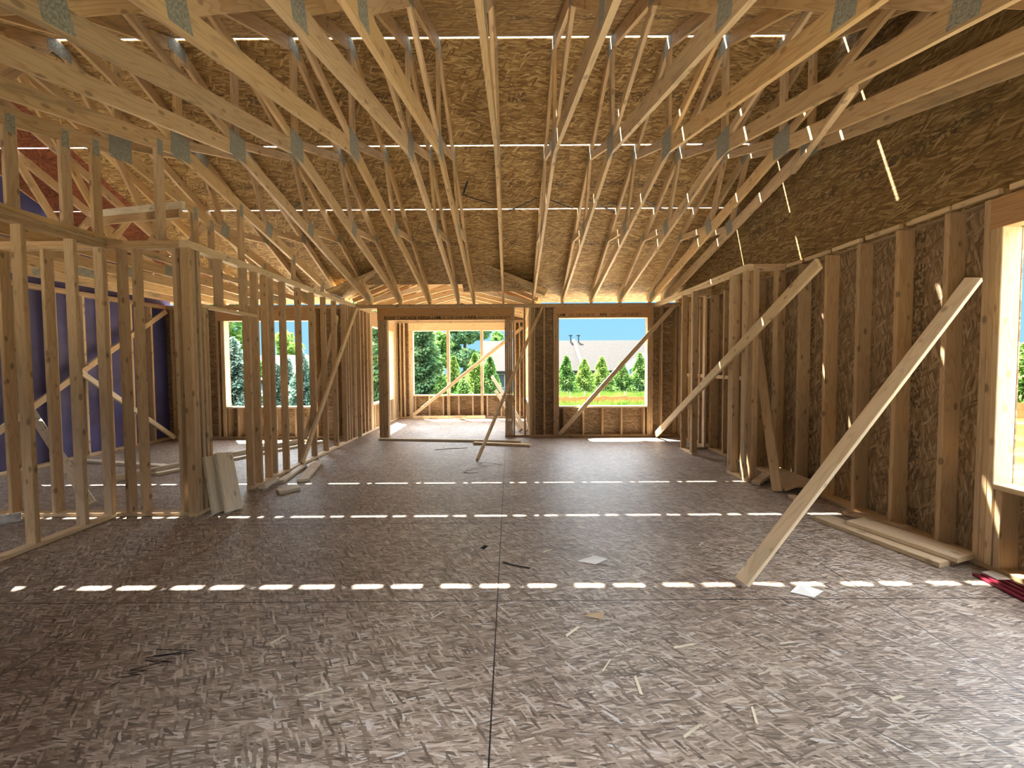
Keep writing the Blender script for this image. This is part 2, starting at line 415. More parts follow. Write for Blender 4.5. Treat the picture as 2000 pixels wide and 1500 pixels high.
# --- near left wall running towards the camera
wn_ = empty('wall_near_left', (-4.04, 2.6, 0)); WORLD[wn_.name] = Matrix.Translation(wn_.location)
tag(wn_, 'nearest open stud wall at the left edge running towards the camera', 'stud wall', kind='structure')
xn = -3.995 - .0445
bar('bottom_plate', (xn, .6, .019), (xn, 3.87, .019), .089, T, M['pale'], wn_)
for dz in (.019, .057): bar('top_plate', (xn, .6, HP + dz), (xn, 3.87, HP + dz), .089, T, M['stud'], wn_)
for y in (.8, 1.2, 1.6, 2.0, 2.41, 2.81, 3.22, 3.60, 3.85): stud('stud', xn, y, T, HP, 'Y', wn_)

# --- far left outer wall with blue wrap
wb = empty('wall_far_left', (XW, 4, 0)); WORLD[wb.name] = Matrix.Translation(wb.location)
tag(wb, 'outer stud wall on the far left closed with deep blue sheathing', 'stud wall', kind='structure')
xb = XW - .07
bar('bottom_plate', (xb, .1, .019), (xb, YF, .019), .14, T, M['pale'], wb)
for dz in (.019, .057): bar('top_plate', (xb, .1, HP + dz), (xb, YF, HP + dz), .14, T, M['stud'], wb)
k = 0
y = 1.2
while y < 8.0:
    stud('stud', xb, y, T, HP, 'Y', wb, d=.14, m='pale'); y += .4064
o = slabs('blue_sheathing', [(xb - .082, xb - .071, .1, 5.38, 0, H), (xb - .082, xb - .071, 5.40, 6.60, 0, H), (xb - .082, xb - .071, 6.612, YF + .14, 0, H)], M['blue'], wb)
# blue gable triangle over that wall
poly = [(0.1, H), (8.3, H), (8.3, roof_z(8.3)), (RY, RZ - .02), (.1, roof_z(.1))]
poly_board('gable_sheathing', poly, xb - .076, .011, M['blue'], wb)

# --- back wall: left room part
def cripples(parent, xs, y, z0, z1, d=.14):
    for x in xs: stud('cripple_stud', x, y, z0, z1, 'X', parent, d=d)
ybk = YF + .07
bk = empty('wall_back_left', (-5.1, ybk, 0)); WORLD[bk.name] = Matrix.Translation(bk.location)
tag(bk, 'back stud wall of the left room around its window opening', 'stud wall', kind='structure')
bar('bottom_plate', (XW, ybk, .019), (XL - .10, ybk, .019), .14, T, M['stud'], bk)
for dz in (.019, .057): bar('top_plate', (XW, ybk, HP + dz), (XL - .1, ybk, HP + dz), .14, T, M['stud'], bk)
bar('header', (-6.08, ybk, 2.572), (-4.02, ybk, 2.572), .12, .244, M['lvl'], bk)
bar('sill', (-5.92, ybk, .648), (-4.15, ybk, .648), .14, T, M['pale'], bk)
for x in (-7.0, -6.72, -6.35, -6.06, -4.01, -3.6, -3.3): stud('stud', x - .019, ybk, T, HP, 'X', bk, d=.14)
for x in (-5.96, -6.0, -4.13, -4.09): stud('jack_stud', x + (.019 if x < -5 else -.0), ybk, T, 2.45, 'X', bk, d=.14, m='pale')
cripples(bk, (-5.88, -5.68, -5.28, -4.88, -4.48, -4.2), ybk, T, .629)
yo0, yo1 = YF + .141, YF + .152
slabs('sheathing', [(XW - .15, -5.92, yo0, yo1, 0, H), (-4.15, XL - .1, yo0, yo1, 0, H), (-5.92, -4.15, yo0, yo1, 0, .667), (-5.92, -4.15, yo0, yo1, 2.45, H)], M['wally'], bk)

# --- back wall: main room part with header over the sunroom opening and a window
wk = empty('wall_back', (1.0, ybk, 0)); WORLD[wk.name] = Matrix.Translation(wk.location)
tag(wk, 'back stud wall of the main room with sunroom opening and window', 'stud wall', kind='structure')
for dz in (.019, .057): bar('top_plate', (XL - .05, ybk, HP + dz), (XR + .14, ybk, HP + dz), .14, T, M['stud'], wk)
hd = bar('header', (-2.74, ybk - .01, 2.570), (.075, ybk - .01, 2.570), .12, .250, M['lvl'], wk)
for i, x in enumerate((-2.715, -2.665, -2.615, -2.568)): stud('post_ply', x, ybk, 0.0, 2.444, 'X', wk, d=.12, t=.046)
for i, x in enumerate((-.084, -.044, -.004, .036)): stud('post_ply', x, ybk, T, 2.444, 'X', wk, d=.12, t=.038)
stud('stud', .083, ybk, T, HP, 'X', wk, d=.14)
bar('bottom_plate', (-.11, ybk, .019), (XR + .14, ybk, .019), .14, T, M['stud'], wk)
for x in (.31, .425, .465, .51, .715, .925, 2.96, 3.16, 3.46, 3.52): stud('stud', x, ybk, T, HP, 'X', wk, d=.14, m='pale' if x == .425 else 'stud')
for x in (.965, 1.003, 2.88, 2.918): stud('jack_stud', x, ybk, T, 2.47, 'X', wk, d=.14)
h2 = bar('header', (.945, ybk - .01, 2.583), (2.937, ybk - .01, 2.583), .12, .226, M['lvl'], wk)
bar('sill', (1.022, ybk, .618), (2.861, ybk, .618), .14, T, M['pale'], wk)
cripples(wk, (1.13, 1.53, 1.93, 2.33, 2.80), ybk, T, .599)
slabs('sheathing', [(.53, 1.022, yo0, yo1, 0, H), (2.861, XR + .15, yo0, yo1, 0, H), (1.022, 2.861, yo0, yo1, 0, .637), (1.022, 2.861, yo0, yo1, 2.47, H)], M['wally'], wk)
def lettering(txt, x, z, size, y, parent, bold=0.0):
    c = bpy.data.curves.new('lettering', 'FONT'); c.body = txt; c.size = size; c.extrude = .0006; c.offset = bold
    c.materials.append(M['ink'])
    o = bpy.data.objects.new('lettering', c); COL.objects.link(o); o.parent = parent
    mw = Matrix.Translation((x, y, z)) @ Matrix.Rotation(math.pi / 2, 4, 'X')
    o.matrix_basis = WORLD[parent.name].inverted() @ mw
    return o
yl = ybk - .01 - .0612
lettering('BOISE CASCADE VERSA-LAM', -2.60, 2.462, .092, yl, hd, .0012)
lettering('LVL 2.0E-3100 SP', -1.44, 2.464, .08, yl, hd)
lettering('APA', -.87, 2.462, .10, yl, hd, .0014)
lettering('EWS\u2122 2.0E-3100 SP\u2122', -.65, 2.466, .07, yl, hd)
lettering('LAM', .99, 2.506, .085, yl, h2, .0014)
lettering('LVL 2.0E-3100 SP', 1.22, 2.508, .075, yl, h2)
lettering('APA', 1.86, 2.506, .085, yl, h2, .0012)
lettering('EWS\u2122 2.0E-3100 SP\u2122', 2.08, 2.51, .068, yl, h2)

# --- sunroom walls
XM, ZM = -1.375, 3.25
wsl = empty('wall_sunroom_left', (XL, 9.6, 0)); WORLD[wsl.name] = Matrix.Translation(wsl.location)
tag(wsl, 'left stud wall of the sunroom with a tall window opening', 'stud wall', kind='structure')
xs = XL - .07
bar('bottom_plate', (xs, 8.20, .019), (xs, YS, .019), .14, T, M['pale'], wsl)
for dz in (.019, .057): bar('top_plate', (xs, 8.19, HP + dz), (xs, YS + .14, HP + dz), .14, T, M['stud'], wsl)
bar('header', (xs, 8.86, 2.557), (xs, 10.66, 2.557), .12, .278, M['lvl'], wsl)
bar('sill', (xs, 8.96, .598), (xs, 10.52, .598), .14, T, M['pale'], wsl)
for y in (8.23, 8.42, 8.62, 8.84, 10.64, 10.75, 10.92): stud('stud', xs, y, T, HP, 'Y', wsl, d=.14, m='pale' if y > 8.8 else 'stud')
for y in (8.90, 8.94, 10.545, 10.585): stud('jack_stud', xs, y, T, 2.418, 'Y', wsl, d=.14, m='pale')
for y in (9.05, 9.4, 9.8, 10.2, 10.46): stud('cripple_stud', xs, y, T, .579, 'Y', wsl, d=.14, m='pale')
xo0, xo1 = xs - .082, xs - .071
slabs('sheathing', [(xo0, xo1, 8.2, 8.96, 0, H), (xo0, xo1, 10.52, YS + .14, 0, H), (xo0, xo1, 8.96, 10.52, .05, .617), (xo0, xo1, 8.96, 10.52, 2.418, H)], M['wallx'], wsl)
wsb = empty('wall_sunroom_back', (-1.4, YS, 0)); WORLD[wsb.name] = Matrix.Translation(wsb.location)
tag(wsb, 'back stud wall of the sunroom with three window openings in a row', 'stud wall', kind='structure')
ysb = YS + .07
bar('bottom_plate', (XL, ysb, .019), (.42, ysb, .019), .14, T, M['stud'], wsb)
for dz in (.019, .057): bar('top_plate', (XL, ysb, HP + dz), (.42, ysb, HP + dz), .14, T, M['stud'], wsb)
gbl = [(XL - .15, H), (.57, H), (.57, H + .1), (XM, ZM + .535), (XL - .15, H + .1)]
bar('header', (-2.86, ysb - .01, 2.585), (.15, ysb - .01, 2.585), .12, .222, M['pale'], wsb)
bar('sill', (-2.74, ysb, .645), (.11, ysb, .645), .14, T, M['pale'], wsb)
for x in (-3.10, -2.99, -2.84, .155, .28, .39): stud('stud', x, ysb, T, HP, 'X', wsb, d=.14, m='pale')
for x in (-2.80, -2.76, .125): stud('jack_stud', x, ysb, T, 2.474, 'X', wsb, d=.14, m='pale')
for x in (-1.77, -1.73, -.815, -.775): stud('mullion_stud', x, ysb, .664, 2.474, 'X', wsb, d=.14, m='pale')
cripples(wsb, (-2.70, -2.30, -1.90, -1.77, -1.73, -1.46, -1.06, -.815, -.775, -.65, -.25, .10), ysb, T, .626)
ya0, ya1 = YS + .141, YS + .152
slabs('sheathing', [(XL - .15, -2.74, ya0, ya1, 0, H), (.11, .57, ya0, ya1, 0, H), (-2.74, .11, ya0, ya1, 0, .664), (-2.74, .11, ya0, ya1, 2.474, H)], M['wally'], wsb)
bm = bmesh.new()
A = [bm.verts.new((x, ya0, z)) for x, z in gbl]; B = [bm.verts.new((x, ya1, z)) for x, z in gbl]
bm.faces.new(A); bm.faces.new(B[::-1])
for i in range(5): bm.faces.new((A[i], B[i], B[(i + 1) % 5], A[(i + 1) % 5]))
bmesh.ops.recalc_face_normals(bm, faces=bm.faces)
me = bpy.data.meshes.new('gable_sheathing'); bm.to_mesh(me); bm.free(); link('gable_sheathing', me, M['wally'], wsb)
wsr = empty('wall_sunroom_right', (.42, 9.6, 0)); WORLD[wsr.name] = Matrix.Translation(wsr.location)
tag(wsr, 'right stud wall of the sunroom lit by low sun through its window', 'stud wall', kind='structure')
xr_ = .42 + .07
bar('bottom_plate', (xr_, 8.20, .019), (xr_, YS + .14, .019), .14, T, M['pale'], wsr)
for dz in (.019, .057): bar('top_plate', (xr_, 8.19, HP + dz), (xr_, YS + .14, HP + dz), .14, T, M['pale'], wsr)
bar('header', (xr_, 8.86, 2.557), (xr_, 10.66, 2.557), .12, .278, M['lvl'], wsr)
bar('sill', (xr_, 8.96, .598), (xr_, 10.52, .598), .14, T, M['pale'], wsr)
for y in (8.25, 8.55, 8.84, 10.66, 10.92): stud('stud', xr_, y, T, HP, 'Y', wsr, d=.14, m='pale')
for y in (8.90, 8.94, 10.545, 10.585): stud('jack_stud', xr_, y, T, 2.418, 'Y', wsr, d=.14, m='pale')
for y in (9.2, 9.6, 10.0, 10.4): stud('cripple_stud', xr_, y, T, .579, 'Y', wsr, d=.14, m='pale')
xo0, xo1 = xr_ + .071, xr_ + .082
slabs('sheathing', [(xo0, xo1, 8.2, 8.96, 0, H), (xo0, xo1, 10.52, YS + .14, 0, H), (xo0, xo1, 8.96, 10.52, 0, .617), (xo0, xo1, 8.96, 10.52, 2.418, H)], M['wallx'], wsr)

# --- right outer wall with a window at the picture's edge and a strand board gable above
wr = empty('wall_right', (XR + .07, 4, 0)); WORLD[wr.name] = Matrix.Translation(wr.location)
tag(wr, 'right outer stud wall sheathed in brown strand board up to the gable', 'stud wall', kind='structure')
xr = XR + .07
bar('bottom_plate', (xr, .36, .019), (xr, YF, .019), .14, T, M['stud'], wr)
bar('top_plate', (xr + .03, .36, HP + .019), (xr + .03, YF, HP + .019), .08, T, M['stud'], wr)
sy = [3.123 + .3925 * k for k in range(5)] + [5.13, 5.52, 5.93, 6.33, 6.73, 7.13, 7.53, 7.93]
for y in sy: stud('stud', xr, y, T, HP + .005, 'Y', wr, d=.14)
for y0, y1 in [(2.80, 3.09)] + [(sy[k] - .012, sy[k + 1] - .075) for k in range(4)] + [(4.70, 4.92)]:
    bar('plate_block', (XR + .019, y0, HP + .043), (XR + .019, y1, HP + .043), T, .04, M['pale'], wr)
bar('plate_block', (XR + .019, .5, HP + .043), (XR + .019, 2.74, HP + .043), T, .04, M['pale'], wr)
for y in (2.861, 2.821): stud('stud', xr, y, T, HP if y > 2.84 else 2.475, 'Y', wr, d=.14)
stud('jack_stud', xr, 2.785, T, 2.475, 'Y', wr, d=.14, m='pale')
stud('cripple_stud', xr, 2.735, T, .60, 'Y', wr, d=.14)
for y in (2.3, 1.9, 1.5, 1.1, .7): stud('cripple_stud', xr, y, T, .60, 'Y', wr, d=.14)
for y in (.40, .44, .48): stud('stud', xr, y, T, HP, 'Y', wr, d=.14)
bar('sill', (xr, .50, .62), (xr, 2.766, .62), .14, T, M['pale'], wr)
bar('header', (xr - .01, .40, 2.585), (xr - .01, 2.84, 2.585), .12, .22, M['lvl'], wr)
bar('blocking', (XR + .03, 5.5, 1.29), (XR + .03, 7.9, 1.29), T, .06, M['pale'], wr)
xq0, xq1 = XR + .141, XR + .152
slabs('sheathing', [(xq0, xq1, .36, .50, 0, H), (xq0, xq1, 2.766, YF + .14, 0, H), (xq0, xq1, .50, 2.766, 0, .639), (xq0, xq1, .50, 2.766, 2.475, H)], M['wallx'], wr)
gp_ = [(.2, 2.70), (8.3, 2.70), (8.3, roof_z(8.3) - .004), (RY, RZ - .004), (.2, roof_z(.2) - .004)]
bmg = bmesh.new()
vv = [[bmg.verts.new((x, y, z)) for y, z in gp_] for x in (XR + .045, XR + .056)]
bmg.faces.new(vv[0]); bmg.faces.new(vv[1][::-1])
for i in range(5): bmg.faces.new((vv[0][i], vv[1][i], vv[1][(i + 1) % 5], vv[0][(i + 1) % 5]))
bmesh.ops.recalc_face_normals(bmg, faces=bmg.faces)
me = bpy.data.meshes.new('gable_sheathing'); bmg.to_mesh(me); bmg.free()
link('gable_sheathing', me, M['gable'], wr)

# --- closet stubs against the right wall
wc = empty('wall_closet', (3.0, 6, 0)); WORLD[wc.name] = Matrix.Translation(wc.location)
tag(wc, 'two short stud stubs framing a closet along the right wall', 'stud wall', kind='structure')
xcl = 3.0 + .0445
bar('bottom_plate', (xcl, 4.93, .019), (xcl, 5.32, .019), .089, T, M['pale'], wc)
bar('bottom_plate', (xcl, 6.35, .019), (xcl, 6.80, .019), .089, T, M['pale'], wc)
for dz in (.019, .057): bar('top_plate', (xcl, 4.93, HP + dz), (xcl, YF, HP + dz), .089, T, M['pale'], wc)
for y in (5.30, 5.262, 5.222, 6.37, 6.41, 6.76): stud('stud', xcl, y, T, HP, 'Y', wc)
for x in (3.03, 3.12, 3.16): stud('stud', x - .01, 4.975, T, HP, 'X', wc)
stud('stud', 3.42, 4.975, T, HP, 'X', wc)
bar('bottom_plate', (3.10, 4.975, .019), (XR, 4.975, .019), .089, T, M['stud'], wc)
bar('bottom_plate', (3.09, 6.83, .019), (XR + .1, 6.83, .019), .089, T, M['stud'], wc)
for dz in (.019, .057):
    bar('top_plate', (3.09, 4.975, HP + dz), (XR, 4.975, HP + dz), .089, T, M['stud'], wc)
    bar('top_plate', (3.09, 6.83, HP + dz), (XR, 6.83, HP + dz), .089, T, M['stud'], wc)
for x in (3.25, 3.44): stud('stud', x, 6.83, T, HP, 'X', wc)

# --- unseen front wall: long carrying header on posts, sheathing openings sized to set indoor light
wf = empty('wall_front', (-1.8, .28, 0)); WORLD[wf.name] = Matrix.Translation(wf.location)
tag(wf, 'unseen front wall with header and posts, openings sized to set indoor light', 'stud wall', kind='structure')
for dz in (.019, .057): bar('top_plate', (XW - .1, .28, HP + dz), (XR + .14, .28, HP + dz), .14, T, M['stud'], wf)
bar('header', (XW - .1, .28, 2.55), (XR + .14, .28, 2.55), .12, .29, M['lvl'], wf)
for x in (XW, -6.6, -5.2, -3.2, -.58, .62, XR + .05): stud('post', x, .28, 0, 2.405, 'X', wf, d=.12, t=.1)
slabs('sheathing', [(XW - .1, -6.6, .20, .211, 0, H), (-5.2, -.58, .20, .211, 0, H), (.62, XR + .1, .20, .211, 0, H), (-6.6, -5.2, .20, .211, 0, .7), (-.58, .62, .20, .211, 2.15, H)], M['wally'], wf)

# ------------------------------------------------------------------ roof sheathing (rows of panels with open seams)
def roof_slab(name, rows, m, label, slope_dir):
    bm = bmesh.new()
    for x0, x1, ya, yb in rows:
        th = .011
        v = []
        for x in (x0, x1):
            for y in (ya, yb):
                for dz in (0, th): v.append(bm.verts.new((x, y, roof_z(y) + dz)))
        for f in ((0, 1, 3, 2), (4, 6, 7, 5), (0, 4, 5, 1), (2, 3, 7, 6), (0, 2, 6, 4), (1, 5, 7, 3)):
            bm.faces.new([v[i] for i in f])
    bmesh.ops.recalc_face_normals(bm, faces=bm.faces)
    me = bpy.data.meshes.new(name); bm.to_mesh(me); bm.free()
    return tag(link(name, me, m), label, 'roof', kind='structure')
G = .009
X0, X1, XRED = XW - .25, XR + .25, -5.85
far = [(4.2 + .012, 5.265 - G), (5.265 + G, 6.20 - G), (6.20 + G, 7.385 - .001)]
near = [(4.2 - .012, 3.135), (3.135 - .004, 2.07), (2.066, 1.0), (.996, -.1)]
rows = [(XRED, X1, a, b) for a, b in far + [(b, a) for a, b in near]]
rows += [(XRED, -3.42, 7.385 + .001, 8.43), (-3.42, -.95, 7.385 + .001, 7.86), (-.95, .66, 7.385 + .001, 8.08), (.66, X1, 7.385 + .001, 8.43)]
roof_slab('ceiling', rows, M['roof'], 'underside of the brown strand board roof with bright seams', 1)
rows = [(X0, XRED, a, b) for a, b in far + [(b, a) for a, b in near] + [(7.385 + .001, 8.43)]]
roof_slab('ceiling_red', rows, M['roofred'], 'underside of the reddish roof boards over the far left room', 1)

# ------------------------------------------------------------------ trusses
def plate(parent, x, y, z, ly, lz, ang):
    """toothed metal plate pair on both faces of a truss, one mesh"""
    bm = bmesh.new()
    ca, sa = math.cos(ang), math.sin(ang)
    for s in (-1, 1):
        for sx in (0,):
            c = []
            for dx in (0, .0016):
                for a, b in ((-ly / 2, -lz / 2), (ly / 2, -lz / 2), (ly / 2, lz / 2), (-ly / 2, lz / 2)):
                    c.append(bm.verts.new((x + s * (T / 2 + .0010 + dx), y + a * ca - b * sa, z + a * sa + b * ca)))
            for f in ((0, 1, 2, 3), (7, 6, 5, 4), (0, 4, 5, 1), (1, 5, 6, 2), (2, 6, 7, 3), (3, 7, 4, 0)):
                bm.faces.new([c[i] for i in f])
    bmesh.ops.recalc_face_normals(bm, faces=bm.faces)
    me = bpy.data.meshes.new('gusset_plate'); bm.to_mesh(me); bm.free()
    return link('gusset_plate', me, M['plate'], parent)

SB, ST = 0.2533, 0.5
def scissor(x):
    root = empty('roof_truss', (x, RY, H)); WORLD[root.name] = Matrix.Translation(root.location)
    hb = .14 / math.cos(math.atan(SB)); ht = .115 / math.cos(math.atan(ST))
    for s in (1, -1):
        ye = RY + s * 3.98; yt = RY + s * 4.05
        p = [(RY, KZ), (ye, KZ - SB * 3.98), (ye, KZ - SB * 3.98 + hb), (RY, KZ + hb)]
        poly_board('bottom_chord', p, x, T, M['truss'], root)
        zt = RZ - .003
        p = [(RY, zt - ht), (yt, zt - ht - ST * 4.05), (yt, zt - ST * 4.05), (RY, zt)]
        poly_board('top_chord', p, x, T, M['truss'], root)
        def web(y0, z0, y1, z1):
            bar('web', (x, RY + s * y0, z0), (x, RY + s * y1, z1), T * .96, .089, M['truss'], root, up=(0, 0, 1) if abs(y1 - y0) > .3 else (0, 1, 0))
        b = lambda d: KZ - SB * d + .11
        t = lambda d: RZ - ST * d - .10
        q = 1.5 if s > 0 else 2.22
        u = 1.12 if s > 0 else 1.25
        web(.06, b(.0) + .04, u, t(u)); web(u, t(u) - .02, q, b(q)); web(q, b(q), q + .95, t(q + .95))
        plate(root, x, RY + s * q, KZ - SB * q + .12, .15, .20, -s * math.atan(SB))
        plate(root, x, RY + s * u, RZ - ST * u - .085, .22, .12, -s * math.atan(ST))
        plate(root, x, RY + s * (q + .95), RZ - ST * (q + .95) - .085, .14, .11, -s * math.atan(ST))
        plate(root, x, RY + s * 3.72, KZ - SB * 3.72 + .10, .26, .13, -s * math.atan(SB))
    bar('king_post', (x, RY, KZ + .12), (x, RY, RZ - .12), T * .96, .089, M['truss'], root, up=(0, 1, 0))
    plate(root, x, RY, KZ + .10, .24, .26, 0)
    plate(root, x, RY, RZ - .10, .22, .14, 0)
    return root

def copy_thing(r, dx):
    c = r.copy(); COL.objects.link(c); c.location = (r.location[0] + dx, r.location[1], r.location[2])
    WORLD[c.name] = Matrix.Translation(c.location)
    for ch in r.children:
        d = ch.copy(); COL.objects.link(d); d.parent = c
    return c

tx = [3.22, 2.92, 2.30, 1.70, 1.10, .49, -.13, -.74, -1.06, -1.66, -2.27, -2.90, -3.51, -4.15]
tl = ['vaulted roof truss right beside the strand board gable at the right wall',
      'vaulted roof truss second from the right gable, close beside its neighbour',
      'vaulted roof truss third from the right gable, above the long diagonal brace top',
      'vaulted roof truss fourth from the right gable, over the middle of the back window',
      'vaulted roof truss over the left jamb of the main back window',
      'vaulted roof truss just right of the post ending the sunroom opening',
      'vaulted roof truss running straight ahead through the middle of the picture',
      'right one of the close pair of vaulted trusses left of the middle',
      'left one of the close pair of vaulted trusses left of the middle',
      'vaulted roof truss over the middle of the sunroom opening',
      'vaulted roof truss over the left part of the sunroom opening',
      'vaulted roof truss just right of the left stud partition',
      'vaulted roof truss with vertical posts above the left stud partition',
      'vaulted roof truss with posts standing above the near left stud wall']
first = None
trs = []
for i, x in enumerate(tx):
    if first is None: first = r = scissor(x)
    else: r = copy_thing(first, x - tx[0])
    tag(r, tl[i], 'roof truss', 'vaulted roof trusses')
    trs.append(r)
def post(parent, x, y, z0=H + .002):
    bar('post', (x, y, z0), (x, y, chord_z(y) + .06), .036, .089, M['stud'], parent, up=(0, 1, 0))
    plate(parent, x, y, chord_z(y) + .02, .06, .16, 0)
for y in (3.95, 5.12, 6.34, 7.3): post(trs[12], -3.51, y)
for y in (3.28, 3.68, 3.95, 5.17, 5.45, 6.6): post(trs[13], -4.15, y, H + .09)
for xx, tr in ((-4.15, trs[13]),):
    bar('tie', (xx, .4, H + .046), (xx, 8.0, H + .046), T, .089, M['truss'], tr)

def flat(x, label):
    root = empty('flat_truss', (x, RY, H)); WORLD[root.name] = Matrix.Translation(root.location)
    bar('bottom_chord', (x, .25, H + .07), (x, 8.18, H + .07), T, .14, M['truss'], root)
    ht = .115 / math.cos(math.atan(ST)); zt = RZ - .003
    for s in (1, -1):
        yt = RY + s * 4.05
        poly_board('top_chord', [(RY, zt - ht), (yt, zt - ht - ST * 4.05), (yt, zt - ST * 4.05), (RY, zt)], x, T, M['truss'], root)
        bar('web', (x, RY + s * 1.3, H + .1), (x, RY + s * 2.0, RZ - 1.08), T * .96, .089, M['truss'], root, up=(0, 0, 1))
        bar('web', (x, RY + s * 1.3, H + .1), (x, RY + s * .1, RZ - .14), T * .96, .089, M['truss'], root, up=(0, 1, 0))
        plate(root, x, RY + s * 1.3, H + .08, .26, .13, 0)
        plate(root, x, RY + s * 3.75, H + .1, .26, .12, -s * .3)
    plate(root, x, RY, RZ - .1, .22, .14, 0)
    return tag(root, label, 'roof truss', 'flat bottomed roof trusses')
fa = None
for i, x in enumerate((-4.75, -5.36, -5.97, -6.58)):
    lab = ['flat bottomed roof truss nearest the stud partition over the left room',
           'flat bottomed roof truss second from the stud partition over the left room',
           'flat bottomed roof truss second from the blue wall over the left room',
           'flat bottomed roof truss nearest the blue wall over the left room'][i]
    if fa is None: fa = flat(x, lab)
    else: tag(copy_thing(fa, x + 4.75), lab)

# --- sunroom roof: low scissor trusses along Y and its boards
XM, ZM = -1.375, 3.25
def sun_truss(y, label):
    root = empty('sunroom_truss', (XM, y, H)); WORLD[root.name] = Matrix.Translation(root.location)
    hw = 1.88
    for s in (1, -1):
        bar('bottom_chord', (XM, y, ZM + .05), (XM + s * hw, y, H + .05), T, .10, M['pale'], root)
        bar('top_chord', (XM, y, ZM + .47), (XM + s * (hw + .1), y, H + .13), T, .089, M['lvl'], root)
        bar('web', (XM + s * .9, y, ZM - .19), (XM + s * .55, y, ZM + .28), T * .9, .07, M['lvl'], root)
    bar('king_post', (XM, y, ZM + .1), (XM, y, ZM + .44), T * .9, .089, M['lvl'], root, up=(1, 0, 0))
    return tag(root, label, 'roof truss', 'small sunroom roof trusses')
sl = ['small sunroom roof truss nearest the header of the back wall', 'small sunroom roof truss second behind the header',
      'small sunroom roof truss third behind the header', 'small sunroom roof truss fourth behind the header',
      'small sunroom roof truss last, over the sunroom windows']
s0 = None
for i in range(5):
    y = 8.35 + .62 * i
    if s0 is None: s0 = sun_truss(y, sl[0])
    else:
        c = s0.copy(); COL.objects.link(c); c.location = (XM, y, H); c['label'] = sl[i]
        for ch in s0.children:
            d = ch.copy(); COL.objects.link(d); d.parent = c
bm = bmesh.new()
for s in (1, -1):
    for a, b in ((7.35, 9.2), (9.203, 11.25)):
        v = []
        for d, z in ((0, ZM + .545), (2.1, H + .155)):
            for y in (a, b):
                for dz in (0, .011): v.append(bm.verts.new((XM + s * d, y, z + dz)))
        for f in ((0, 1, 3, 2), (4, 6, 7, 5), (0, 4, 5, 1), (2, 3, 7, 6), (0, 2, 6, 4), (1, 5, 7, 3)): bm.faces.new([v[i] for i in f])
bmesh.ops.recalc_face_normals(bm, faces=bm.faces)
me = bpy.data.meshes.new('sunroom_roof'); bm.to_mesh(me); bm.free()
tag(link('ceiling_sunroom', me, M['roof']), 'underside of the small gable roof over the sunroom', 'roof', kind='structure')

# ------------------------------------------------------------------ braces
def board(name, p0, p1, w, h, m, label, cat, up=(0, 0, 1), group=None):
    return tag(bar(name, p0, p1, w, h, M[m], None, up), label, cat, group)
GB = 'temporary diagonal braces'
board('diagonal_brace', (1.575, 2.585, .03), (3.37, 2.83, 2.12), .089, T, 'pale', 'long pale brace from the open floor up to the right window studs', 'brace', up=(-.68, -.42, .6), group=GB)
board('diagonal_brace', (2.995, 7.90, .06), (2.925, 3.69, 2.46), .12, T, 'pale', 'long brace rising from the foot of the back wall past the closet stubs', 'brace', up=(-1, 0, 0), group=GB)
board('diagonal_brace', (1.02, 7.975, .06), (3.40, 8.005, 2.72), .089, T, 'pale', 'brace running diagonally across the main back window', 'brace', up=(0, -1, 0), group=GB)
board('diagonal_brace', (-.52, 6.06, .02), (.66, 7.98, 2.68), T, .089, 'pale', 'brace from the middle of the floor up to the back wall plate', 'brace', up=(0, 1, .4), group=GB)
board('diagonal_brace', (-2.72, 10.86, .11), (.36, 10.90, 2.55), .089, T, 'pale', 'brace running diagonally across the three sunroom windows', 'brace', up=(0, -1, 0), group=GB)
board('diagonal_brace', (-.50, 10.80, 1.18), (.36, 8.45, .05), .089, T, 'pale', 'upper of two boards leaning at the right side of the sunroom', 'brace', up=(-.6, 0, .8), group=GB)
board('diagonal_brace', (-.40, 10.55, .80), (.24, 8.62, .04), .089, T, 'truss', 'lower of two boards leaning at the right side of the sunroom', 'brace', up=(-.6, 0, .8), group=GB)
board('diagonal_brace', (-3.145, 5.78, .05), (-3.125, 7.93, 2.68), .089, T, 'pale', 'brace nailed along the room side of the left partition', 'brace', up=(1, 0, 0), group=GB)
board('diagonal_brace', (-3.285, 6.15, .35), (-3.285, 7.4, 2.45), .089, T, 'pale', 'brace nailed along the far side of the left partition', 'brace', up=(1, 0, 0), group=GB)
board('diagonal_brace', (-7.075, 4.6, .10), (-7.075, 8.0, 2.65), .089, T, 'pale', 'brace rising to the right across the blue wall', 'brace', up=(1, 0, 0), group=GB)
board('diagonal_brace', (-6.98, 6.20, 1.50), (-6.95, 7.95, .05), .089, T, 'grey', 'brace falling to the right across the blue wall', 'brace', up=(1, 0, .2), group=GB)
board('diagonal_brace', (-7.0, 5.55, 1.05), (-4.50, 4.10, .04), .089, T, 'grey', 'brace propped from the blue wall down onto the left room floor', 'brace', up=(.3, -.6, .6), group=GB)
board('diagonal_brace', (2.28, 2.62, 3.325), (3.20, 4.43, 3.66), .052, T, 'truss', 'short brace tying the roof trusses beside the right gable', 'brace', up=(0, 0, 1), group=GB)
board('lateral_tie', (-5.05, 4.75, 3.36), (-3.54, 4.27, 3.27), T, .089, 'grey', 'upper weathered tie board laid across the trusses at the left', 'tie board', up=(0, 0, 1))
board('lateral_tie', (-5.05, 4.69, 3.25), (-3.54, 4.23, 3.17), T, .089, 'stud', 'lower tie board laid across the trusses at the left', 'tie board', up=(0, 0, 1))

